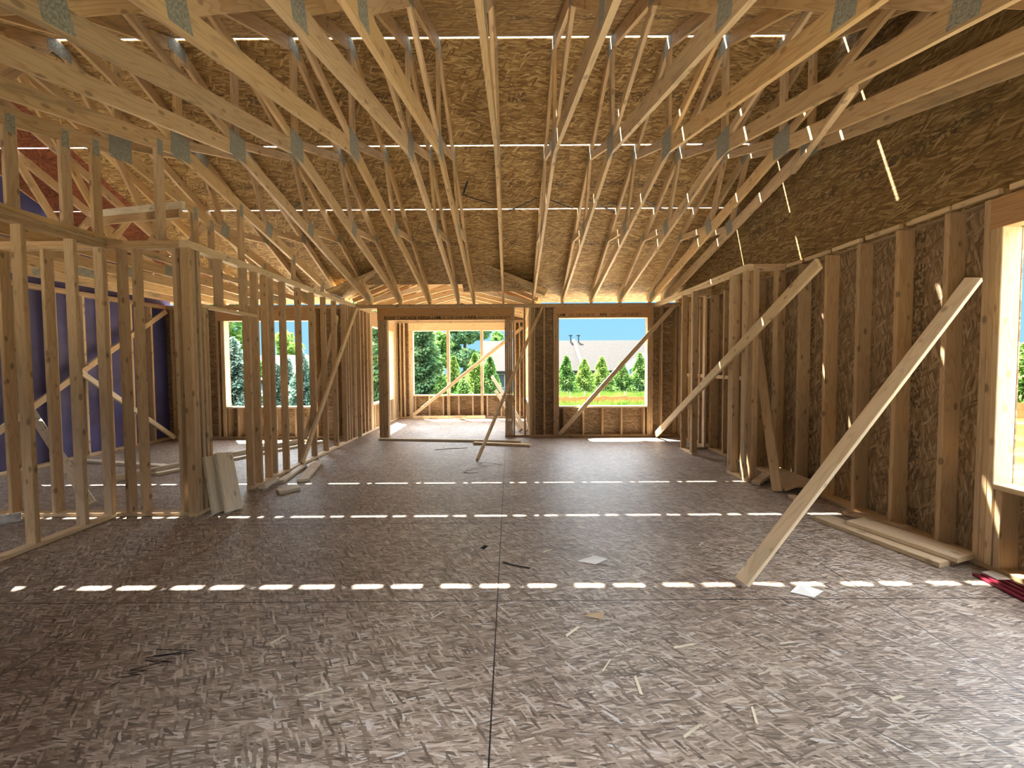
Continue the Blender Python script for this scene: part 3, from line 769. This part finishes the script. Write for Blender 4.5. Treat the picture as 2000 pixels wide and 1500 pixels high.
# ------------------------------------------------------------------ boards lying about
board('plank', (-3.02, 3.98, .005), (-3.16, 4.05, .575), .19, T, 'grey', 'grey plank leaning against the doorway stud, behind another', 'plank', up=(.95, -.1, .2))
board('plank', (-2.90, 4.00, .010), (-3.085, 4.12, .59), .20, T, 'grey', 'stained grey plank leaning outermost against the doorway stud', 'plank', up=(.95, -.1, .3))
board('plank', (-2.98, 4.95, .022), (-3.10, 5.75, .022), T, .089, 'grey', 'short grey board lying against the left partition plate', 'plank', up=(1, .1, 0))
board('plank', (-2.72, 5.0, .021), (-2.97, 5.90, .040), .13, T, 'grey', 'pale grey board lying on the floor below the partition brace', 'plank')
board('plank', (-3.0, 4.62, .058), (-3.04, 4.96, .058), .089, T, 'grey', 'small offcut lying on the left partition bottom plate', 'offcut')
board('plank', (-2.78, 4.56, .0205), (-2.62, 4.72, .0205), .15, T, 'grey', 'square grey offcut on the floor in front of the doorway', 'offcut')
board('plank', (-2.66, 7.80, .020), (.20, 7.50, .020), .089, T, 'grey', 'long grey board on the floor in front of the sunroom opening', 'plank')
board('plank', (-.70, 7.36, .0205), (.37, 7.12, .0205), .10, T, 'pale', 'shorter pale board on the floor beside the long one', 'plank')
board('plank', (3.12, 4.47, .02), (3.40, 5.33, 1.83), .105, T, 'stud', 'board leaning upright against the studs of the right wall', 'plank', up=(-.85, -.5, .35))
board('plank', (3.04, 4.75, .03), (3.33, 4.96, .085), .10, T, 'pale', 'short offcut lying by the closet stub at the right wall', 'offcut')
board('plank', (3.16, 4.22, .0205), (3.17, 4.31, .0205), .075, T, 'pale', 'tiny wood block on the floor beside the triangular board', 'offcut')
board('plank', (3.26, 4.60, .030), (3.46, 4.45, .10), .05, T, 'pale', 'narrow offcut poking out under the leaning board at right', 'offcut')
board('plank', (3.02, 3.70, .020), (3.26, 2.83, .020), .20, T, 'pale', 'bottom wide plank of the little pile by the right wall', 'plank')
board('plank', (3.18, 3.52, .059), (3.40, 2.83, .059), .24, T, 'pale', 'top wide plank of the little pile by the right wall', 'plank')
board('plank', (3.36, 3.82, .020), (3.44, 3.30, .075), .09, T, 'stud', 'narrow board between the plank pile and the right wall plate', 'plank')
me = bpy.data.meshes.new('board_scrap')
pts = [(3.16, 4.40), (3.50, 4.40), (3.50, 5.0), (3.36, 5.02)]
me.from_pydata([(x, y, .045 + (.10 if x > 3.4 else 0) + dz) for dz in (0, .018) for x, y in pts], [], [(3, 2, 1, 0), (4, 5, 6, 7), (0, 1, 5, 4), (1, 2, 6, 5), (2, 3, 7, 6), (3, 0, 4, 7)])
tag(link('board_scrap', me, M['stud']), 'triangular scrap of brown board tipped against the right wall', 'offcut')
board('plank', (-6.85, 6.15, .02), (-4.7, 5.66, .02), .10, T, 'grey', 'grey board on the left room floor in front of the blue wall', 'plank')
board('plank', (-5.25, 5.0, .045), (-4.0, 7.75, .045), T, .089, 'grey', 'long board on edge crossing the left room floor', 'plank', up=(0, 0, 1))
board('plank', (-4.95, 5.35, .020), (-3.65, 7.70, .020), .089, T, 'grey', 'long flat board lying beside the one on edge in the left room', 'plank')
board('plank', (-5.2, 3.40, .045), (-4.85, 3.78, .045), .04, .089, 'strap', 'white board on the floor at the left picture edge', 'plank')
board('plank', (-2.72, 10.78, .045), (-.70, 10.80, .045), T, .089, 'pale', 'pale board lying along the foot of the sunroom windows', 'plank')
board('plank', (-1.55, 10.55, .02), (-1.25, 10.6, .02), .06, T, 'pale', 'small offcut on the sunroom floor below its windows', 'offcut')
for i in range(4):
    board('metal_strip', (3.30 + i * .05, 2.70 - i * .008, .010 + .0), (3.24 + i * .06, 2.28 + .005 * i, .010), .032, .016, 'maroon',
          ['outermost maroon metal strip on the floor below the right window', 'second maroon metal strip on the floor below the right window',
           'third maroon metal strip on the floor below the right window', 'maroon metal strip closest to the right wall plate'][i], 'metal strip', group='maroon strips by the right window')
# curled grey strap on the floor
def ribbon(name, pts, wd, th, m, label, cat, flatv=(0, 0, 1), group=None, parent=None):
    bm = bmesh.new(); prev = None
    P = [Vector(p) for p in pts]
    for i, p in enumerate(P):
        d = (P[min(i + 1, len(P) - 1)] - P[max(i - 1, 0)]).normalized()
        f = Vector(flatv); s = d.cross(f).normalized() * wd / 2; u = s.cross(d).normalized() * th / 2
        ring = [bm.verts.new(p + s + u), bm.verts.new(p - s + u), bm.verts.new(p - s - u), bm.verts.new(p + s - u)]
        if prev:
            for k in range(4): bm.faces.new((prev[k], prev[(k + 1) % 4], ring[(k + 1) % 4], ring[k]))
        else: bm.faces.new(ring[::-1])
        prev = ring
    bm.faces.new(prev); bmesh.ops.recalc_face_normals(bm, faces=bm.faces)
    me = bpy.data.meshes.new(name); bm.to_mesh(me); bm.free()
    return tag(link(name, me, M[m], parent), label, cat, group)
ribbon('strap', [(-.46, 5.41, .004), (-.60, 5.39, .006), (-.66, 5.42, .015), (-.64, 5.55, .03), (-.55, 5.72, .045), (-.40, 5.83, .04), (-.25, 5.86, .02), (-.14, 5.80, .006)], .03, .004, 'strap',
       'curled grey strap on the floor below the middle brace', 'strap')
# black bent straps by the third roof seam
bs_ = [((-3.56, 6.20), (-3.05, 5.95)), ((-.70, 5.90), (-.27, 6.05)), ((-.68, 5.88), (-.60, 5.70)), ((.0, 6.18), (.43, 5.96)), ((.64, 6.0), (1.0, 6.14)),
       ((1.22, 6.0), (1.70, 6.22)), ((1.52, 6.05), (1.95, 6.12)), ((2.05, 6.0), (2.5, 6.2))]
bl = ['black strap under the roof boards at the far left trusses', 'longer black strap by the close pair of trusses', 'shorter black strap meeting the longer one by the close pair of trusses',
      'black bent strap just right of the middle truss', 'black strap between the second and third trusses right of the middle', 'black strap crossing another under the right roof boards',
      'black strap crossed by its neighbour under the right roof boards', 'black strap furthest right under the roof boards']
for (a, b), l in zip(bs_, bl):
    z = lambda p: roof_z(p[1]) - .045
    ribbon('truss_strap', [(a[0], a[1], z(a)), ((a[0] + b[0]) / 2, (a[1] + b[1]) / 2, z(((a[0] + b[0]) / 2, (a[1] + b[1]) / 2)) - .006), (b[0], b[1], z(b))], .026, .005, 'black', l, 'strap', group='black straps under the roof')
# black wire tangle on the near floor
pts = []
rr = random.Random(4)
for k in range(15):
    t = k / 14
    a = Vector((-1.90 + .22 * t * (k % 2), 1.80 + .02 * k * .8, .004 + .004 * (k % 3)))
    pts.append((a.x + rr.uniform(-.02, .02), a.y + rr.uniform(-.015, .015), a.z))
ribbon('wire_tangle', pts, .0026, .0026, 'black', 'tangle of thin black wire on the near floor at left', 'wire')
ribbon('wood_stick', [(-.06, 2.92, .004), (.02, 2.87, .006), (.14, 2.83, .004)], .012, .006, 'black', 'thin dark stick on the floor at the central seam', 'stick')
ribbon('wood_stick', [(-1.35, 6.85, .004), (-1.10, 6.95, .005), (-.78, 7.0, .004)], .015, .006, 'black', 'thin dark stick on the floor before the sunroom opening', 'stick')

# splinters and scraps: each its own little shard
sp_px = [((.48, 1.90), .9, .10), ((.93, 2.03), .2, .13), ((.60, 1.78), 1.5, .11), ((1.25, 1.85), .3, .10), ((1.05, 1.62), 1.2, .09), ((.35, 2.15), .7, .12),
         ((1.5, 2.05), .1, .09), ((.75, 1.55), .5, .12), ((1.75, 1.7), .2, .08), ((-.45, 2.3), .8, .10), ((-.9, 1.75), .3, .12), ((-1.3, 2.1), .9, .08),
         ((-.6, 3.2), .2, .09), ((-1.5, 3.4), 1.1, .09), ((.3, 3.1), .5, .10), ((-.8, 4.1), .8, .09), ((-1.9, 4.4), .3, .08), ((.9, 3.9), 1.3, .08), ((-.3, 4.9), .4, .10), ((1.6, 3.2), .7, .08)]
for i, ((x, y), a, L) in enumerate(sp_px):
    me = bpy.data.meshes.new('wood_splinter'); wd = .008 + .005 * ((i * 7) % 3)
    vs_ = [(-L / 2, -wd * .4, 0), (L / 2, -wd * .2, 0), (L / 2 * .8, wd * .5, 0), (-L / 2 * .9, wd * .4, 0)]
    vs_ = vs_ + [(p[0], p[1], .003) for p in vs_]
    me.from_pydata(vs_, [], [(3, 2, 1, 0), (4, 5, 6, 7), (0, 1, 5, 4), (1, 2, 6, 5), (2, 3, 7, 6), (3, 0, 4, 7)])
    tag(link('wood_splinter', me, M['grey'], None, Matrix.Translation((x, y, .0012)) @ Matrix.Rotation(a, 4, 'Z')), 'small pale wood splinter lying on the open subfloor', 'splinter', 'pale splinters on the floor')
def scrap(name, c, pts, m, label, cat, z=.003):
    me = bpy.data.meshes.new(name); n = len(pts)
    v = [(c[0] + x, c[1] + y, z + h) for x, y, h in pts] + [(c[0] + x, c[1] + y, z + h + .003) for x, y, h in pts]
    me.from_pydata(v, [], [tuple(range(n - 1, -1, -1)), tuple(range(n, 2 * n))] + [(i, (i + 1) % n, (i + 1) % n + n, i + n) for i in range(n)])
    return tag(link(name, me, M[m]), label, cat)
scrap('paper_scrap', (.62, 2.93), [(-.11, 0, 0), (.02, -.05, 0), (.12, -.01, .02), (.04, .06, .01)], 'paper', 'crumpled white paper scrap on the floor right of the central seam', 'paper')
scrap('paper_scrap', (1.93, 2.50), [(-.08, .01, 0), (.03, -.05, 0), (.13, .0, .01), (.02, .06, .03)], 'paper', 'white paper scrap lying in the sun stripe near the long brace', 'paper')
scrap('dark_scrap', (-.22, 3.15), [(-.035, 0, 0), (0, -.02, 0), (.03, .01, .012), (0, .03, .01)], 'black', 'dark scrap on the floor near the central seam', 'scrap')
scrap('bark_scrap', (.50, 2.28), [(-.06, 0, 0), (.04, -.03, 0), (.07, .02, .01), (-.02, .03, 0)], 'stud', 'curl of brown bark on the floor before the long brace', 'scrap')
scrap('paper_scrap', (3.40, 2.66), [(-.05, -.05, 0), (.06, -.05, 0), (.06, .07, 0), (-.04, .05, 0)], 'paper', 'white paper under the maroon strips at the right wall', 'paper', z=.020)

# ------------------------------------------------------------------ outdoors
def at(px, Y):                        # sight line through picture column px at depth Y
    return (px - 996.0) / 755.0 * Y
def zat(py, Y): return 1.526 + (711.0 - py) / 755.0 * Y

def leaf_mesh(name, quads):
    vs, fs = [], []
    for c, u, v in quads:
        n = len(vs); vs += [tuple(c - u - v), tuple(c + u - v), tuple(c + u + v), tuple(c - u + v)]; fs.append((n, n + 1, n + 2, n + 3))
    me = bpy.data.meshes.new(name); me.from_pydata(vs, [], fs); return me

def rv(r):
    while True:
        v = Vector((r.uniform(-1, 1), r.uniform(-1, 1), r.uniform(-1, 1)))
        if .05 < v.length < 1: return v

def trunk(parent, x, y, z0, h, r0):
    bm = bmesh.new(); prev = None
    for k in range(5):
        t = k / 4; r = r0 * (1 - .75 * t)
        ring = [bm.verts.new((x + r * math.cos(a * math.pi / 4) + .1 * r0 * math.sin(3 * t), y + r * math.sin(a * math.pi / 4), z0 + h * t)) for a in range(8)]
        if prev:
            for a in range(8): bm.faces.new((prev[a], prev[(a + 1) % 8], ring[(a + 1) % 8], ring[a]))
        prev = ring
    bm.faces.new(prev)
    me = bpy.data.meshes.new('trunk'); bm.to_mesh(me); bm.free()
    return link('trunk', me, M['bark'], parent)

def conifer(x, y, z0, h, r, m, label, seed, n=2600, ls=.16, cat='tree', group=None, power=1.0):
    R = random.Random(seed); root = empty('conifer', (x, y, z0)); WORLD[root.name] = Matrix.Translation(root.location)
    q = []; n = int(n * 1.9); ls = ls * .62
    for i in range(n):
        t = 1 - math.sqrt(R.random()) if power == 1.0 else R.random() ** power
        t = max(.02, min(.99, t)); a = R.uniform(0, 2 * math.pi)
        layer = .75 + .25 * math.sin(t * h * 7 + 2 * math.sin(a * 3))
        rad = r * (1 - t) ** .8 * layer * (R.random() ** .4) + .03
        c = Vector((x + rad * math.cos(a), y + rad * math.sin(a), z0 + h * t - .12 * rad))
        out = Vector((math.cos(a), math.sin(a), -.35 + R.uniform(-.2, .3))).normalized()
        sd = out.cross(rv(R)).normalized(); s = ls * R.uniform(.5, 1.2)
        q.append((c, out * s, sd * s * .45))
    link('crown', leaf_mesh('crown', q), M[m], root); trunk(root, x, y, z0, h * .9, .05 + h * .012)
    return tag(root, label, cat, group)

def broadleaf(x, y, z0, h, r, m, label, seed, n=4200, ls=.2, low=.15, cat='tree'):
    R = random.Random(seed); root = empty('broadleaf_tree', (x, y, z0)); WORLD[root.name] = Matrix.Translation(root.location)
    blobs = []
    for i in range(22):
        t = R.uniform(low, .95); a = R.uniform(0, 2 * math.pi)
        pr = r * math.sin(math.pi * min(1, .18 + t * .80)) ** .7
        d = pr * R.uniform(.2, .75)
        blobs.append((Vector((x + d * math.cos(a), y + d * math.sin(a), z0 + h * t)), r * R.uniform(.28, .42)))
    q = []; n = int(n * 1.9); ls = ls * .60
    for i in range(n):
        c, br = R.choice(blobs); v = rv(R); v = v.normalized() * (v.length ** .4)
        p = c + Vector((v.x, v.y, v.z * .8)) * br
        u = rv(R).normalized(); s = ls * R.uniform(.5, 1.2); wv = u.cross(rv(R)).normalized()
        q.append((p, u * s, wv * s * .6))
    link('crown', leaf_mesh('crown', q), M[m], root); trunk(root, x, y, z0, h * .75, .08 + h * .015)
    return tag(root, label, cat)

G0 = -0.5
# seen through the left window
broadleaf(at(452, 24), 24, G0, 9.5, 2.6, 'leafmid', 'big green leafy tree at the left of the left window', 11, 6000, .22, .05)
conifer(at(458, 17), 17, G0, 3.3, 1.25, 'leafblue', 'blue green spruce low in the left window before the leafy tree', 12, 3600, .16)
conifer(at(541, 18), 18, G0, 2.2, .8, 'leafblue', 'small blue spruce left of the middle in the left window', 13, 1500, .12)
conifer(at(563, 19), 19, G0, 2.5, .8, 'leafblue', 'small blue spruce in the middle of the left window', 14, 1500, .12)
conifer(at(592, 18), 18, G0, 2.7, .9, 'leafblue', 'small blue spruce at the right side of the left window', 15, 1800, .12)
broadleaf(at(562, 60), 60, -2, 8.6, 3.0, 'leafpale', 'yellow green tree standing above the roof in the left window', 16, 2200, .35)
# seen through the sunroom
conifer(at(826, 21), 21, G0, 6.0, 1.5, 'leafdark', 'tall dark spruce in the left pane of the sunroom windows', 21, 4200, .17)
broadleaf(at(908, 32), 32, G0 - 1, 9.5, 2.5, 'leafdark', 'tall dark leafy tree in the middle of the sunroom windows', 22, 5600, .22, .1)
broadleaf(at(860, 27), 27, G0, 4.4, 1.25, 'leafmid', 'bright leafy tree beside the dark spruce in the sunroom windows', 23, 2600, .16, .05)
conifer(at(886, 22), 22, G0, 2.5, .85, 'leafpale', 'pale arborvitae just right of the first sunroom mullion', 24, 1500, .12, power=.8)
conifer(at(928, 23), 23, G0, 2.7, 1.05, 'leafpale', 'pale arborvitae left of the second sunroom mullion', 25, 1700, .12, power=.8)
conifer(at(957, 23), 23, G0, 2.5, .95, 'leafmid', 'arborvitae right of the second sunroom mullion', 26, 1700, .12, power=.8)
conifer(at(862, 20), 20, G0, 1.5, .8, 'leafmid', 'low green bush below the bright tree in the sunroom windows', 27, 1300, .13, cat='bush')
conifer(at(905, 20), 20, G0, 1.3, .9, 'leafmid', 'low green bush under the tall dark tree in the sunroom windows', 28, 1300, .13, cat='bush')
broadleaf(at(972, 62), 62, -2, 8.6, 2.2, 'leafmid', 'far tree rising behind the roof in the right sunroom pane', 29, 1600, .32)
conifer(at(745, 15), 15, G0, 4.8, 1.3, 'leafdark', 'dark spruce seen through the left side window of the sunroom', 30, 3000, .15)
conifer(at(700, 17), 17, G0, 5.4, 1.4, 'leafdark', 'dark spruce mostly hidden behind the partition end', 31, 3000, .15)
# seen through the main back window
for i, (px, Y, top, r, m, l) in enumerate(((1106, 25.5, 695, .55, 'leafmid', 'arborvitae at the left jamb of the main back window'),
        (1141, 26, 702, .62, 'leafpale', 'arborvitae second from the left in the main back window'),
        (1175, 26.5, 697, .62, 'leafpale', 'arborvitae in the middle of the main back window'),
        (1214, 26, 706, .62, 'leafmid', 'arborvitae second from the right in the main back window'),
        (1250, 25.5, 690, .62, 'leafmid', 'arborvitae at the right jamb of the main back window'))):
    conifer(at(px, Y), Y, G0, zat(top, Y) - G0, r * 1.75, m, l, 40 + i, 2300, .12, group='arborvitae hedge behind the house', power=.85)
# seen through the right window
conifer(24, 18, G0, 3.0, 1.6, 'leafpale', 'pale shrub beyond the lawn at the right picture edge', 50, 1800, .16, cat='bush')
conifer(22, 13.5, G0, 2.7, 1.6, 'leafpale', 'pale shrub beside another beyond the right window', 51, 1800, .16, cat='bush')

# orange silt fence, two runs
def fence(p, label, hgt=.42):
    root = empty('silt_fence', (p[0][0], p[0][1], G0)); WORLD[root.name] = Matrix.Translation(root.location)
    bm = bmesh.new(); prev = None; R = random.Random(3)
    n = 40
    for k in range(n + 1):
        f = k / n * (len(p) - 1); i = min(int(f), len(p) - 2); u = f - i
        x = p[i][0] * (1 - u) + p[i + 1][0] * u; y = p[i][1] * (1 - u) + p[i + 1][1] * u
        hh = hgt - .10 * R.random()
        col = [bm.verts.new((x, y + d + .04 * math.sin(k), z)) for d in (0, .02) for z in (G0 - .05, G0 + hh)]
        if prev:
            for a, b in ((0, 1), (1, 3), (3, 2), (2, 0)): bm.faces.new((prev[a], prev[b], col[b], col[a]))
        prev = col
    me = bpy.data.meshes.new('mesh_sheet'); bm.to_mesh(me); bm.free()
    link('mesh_sheet', me, M['fence'], root)
    for k in range(0, 9):
        f = k / 8 * (len(p) - 1); i = min(int(f), len(p) - 2); u = f - i
        x = p[i][0] * (1 - u) + p[i + 1][0] * u; y = p[i][1] * (1 - u) + p[i + 1][1] * u
        bar('stake', (x, y + .06, G0 - .05), (x, y + .06, G0 + .62), .03, .03, M['grey'], root)
    return tag(root, label, 'fence')
fence([(1.5, 19.2), (4.5, 19.4), (9.5, 19.0)], 'low orange silt fence on the grass behind the main back window')
fence([(13, 17.5), (20, 12), (21, 6)], 'low orange silt fence on the lawn beyond the right window', .6)

# tall grass strips (nobody could count the blades)
R = random.Random(8); q = []
for k in range(22000):
    if k < 16000: x, y = R.uniform(-2, 10), (19.6 + 5.5 * R.random() if k % 4 else 17.2 + 2.0 * R.random())
    else: x, y = R.uniform(-13, -2), 14.5 + 6 * R.random()
    hh = R.uniform(.04, .15); a = R.uniform(0, math.pi)
    q.append((Vector((x, y, G0 + hh)), Vector((math.cos(a), math.sin(a), 0)) * .010, Vector((R.uniform(-.3, .3), R.uniform(-.3, .3), 1)).normalized() * hh))
tag(link('grass', leaf_mesh('grass', q), M['grass']), 'tall green grass growing beyond the back windows', 'grass', kind='stuff')

# houses in the distance
def house(x0, x1, y0, y1, zb, ze, zr, label, wins=(), gable=None, vents=()):
    root = empty('house', ((x0 + x1) / 2, y0, zb)); WORLD[root.name] = Matrix.Translation(root.location)
    ym = (y0 + y1) / 2
    bm = bmesh.new()
    pr = [(y0, zb), (y1, zb), (y1, ze), (ym, zr - .1), (y0, ze)]
    A = [bm.verts.new((x0, y, z)) for y, z in pr]; B = [bm.verts.new((x1, y, z)) for y, z in pr]
    bm.faces.new(A); bm.faces.new(B[::-1])
    for i in range(5): bm.faces.new((A[i], B[i], B[(i + 1) % 5], A[(i + 1) % 5]))
    bmesh.ops.recalc_face_normals(bm, faces=bm.faces)
    me = bpy.data.meshes.new('wall'); bm.to_mesh(me); bm.free(); link('wall', me, M['siding'], root)
    bm = bmesh.new(); ov = .4
    for s, ya in ((1, y0 - ov), (-1, y1 + ov)):
        za = ze - ov * (zr - ze) / (ym - y0)
        P = [(x0 - ov, ya, za), (x1 + ov, ya, za), (x1 + ov, ym, zr), (x0 - ov, ym, zr)]
        v = [bm.verts.new(p_) for p_ in P] + [bm.verts.new((p_[0], p_[1], p_[2] + .18)) for p_ in P]
        for f in ((0, 1, 2, 3), (4, 5, 6, 7), (0, 1, 5, 4), (1, 2, 6, 5), (2, 3, 7, 6), (3, 0, 4, 7)): bm.faces.new([v[i] for i in f])
    bmesh.ops.recalc_face_normals(bm, faces=bm.faces)
    me = bpy.data.meshes.new('roof'); bm.to_mesh(me); bm.free(); link('roof', me, M['shingle'], root)
    for wx in wins:
        zc = (zb + ze) / 2 + .3
        f = slabs('window', [(wx - .6, wx + .6, y0 - .06, y0, zc - .8, zc + .8)], M['white'], root)
        slabs('pane', [(wx - .48, wx + .48, y0 - .08, y0 - .06, zc - .68, zc + .68)], M['glass'], f)
    for vx in vents:
        bar('vent_pipe', (vx, ym - .3, zr - .2), (vx, ym - .3, zr + .75), .14, .14, M['glass'], root)
        bar('vent_pipe', (vx - .25, ym - .3, zr + .75), (vx + .2, ym - .3, zr + .75), .14, .14, M['glass'], root)
    if gable:
        gx, gw, gz = gable
        bm = bmesh.new(); d0, d1 = y0 - 2.2, ym
        for (hw, hz, e) in ((gw, gz, 0),):
            A = [bm.verts.new((gx + a, d0, z)) for a, z in ((-hw, zb), (hw, zb), (hw, ze + .2), (0, hz), (-hw, ze + .2))]
            B = [bm.verts.new((gx + a, d1, z)) for a, z in ((-hw, zb), (hw, zb), (hw, ze + .2), (0, hz), (-hw, ze + .2))]
            bm.faces.new(A); bm.faces.new(B[::-1])
            for i in range(5): bm.faces.new((A[i], B[i], B[(i + 1) % 5], A[(i + 1) % 5]))
        bmesh.ops.recalc_face_normals(bm, faces=bm.faces)
        me = bpy.data.meshes.new('gable_wing'); bm.to_mesh(me); bm.free(); gwo = link('gable_wing', me, M['siding'], root)
        for s in (1, -1): bar('barge_board', (gx, d0 - .1, gz + .06), (gx + s * (gw + .3), d0 - .1, ze - .05), .25, .3, M['white'], gwo)
    return tag(root, label, 'house')
house(-2.8, 20, 42, 50, -2.1, zat(722, 42), zat(669, 46), 'long grey roofed house behind the hedge in the back window', wins=(-1.1, 6.9, 12.0), gable=(14.9, 2.6, zat(690, 40)), vents=(at(1114, 46), at(1129, 46)))
bar('roof_rib', (at(1120, 46), 45.9, zat(669, 46) + .25), (at(1136, 42), 41.7, zat(716, 41.8) + .15), .25, .12, M['white'], bpy.data.objects['house'], up=(0, 0, 1))
house(-28, -20.5, 38, 46, -2.1, zat(738, 38), zat(694, 42), 'grey roofed house behind the small spruces in the left window')
house(-24, -10.5, 50, 58, -2.1, zat(715, 50), zat(678, 54), 'pale roofed house further back at the right of the left window')
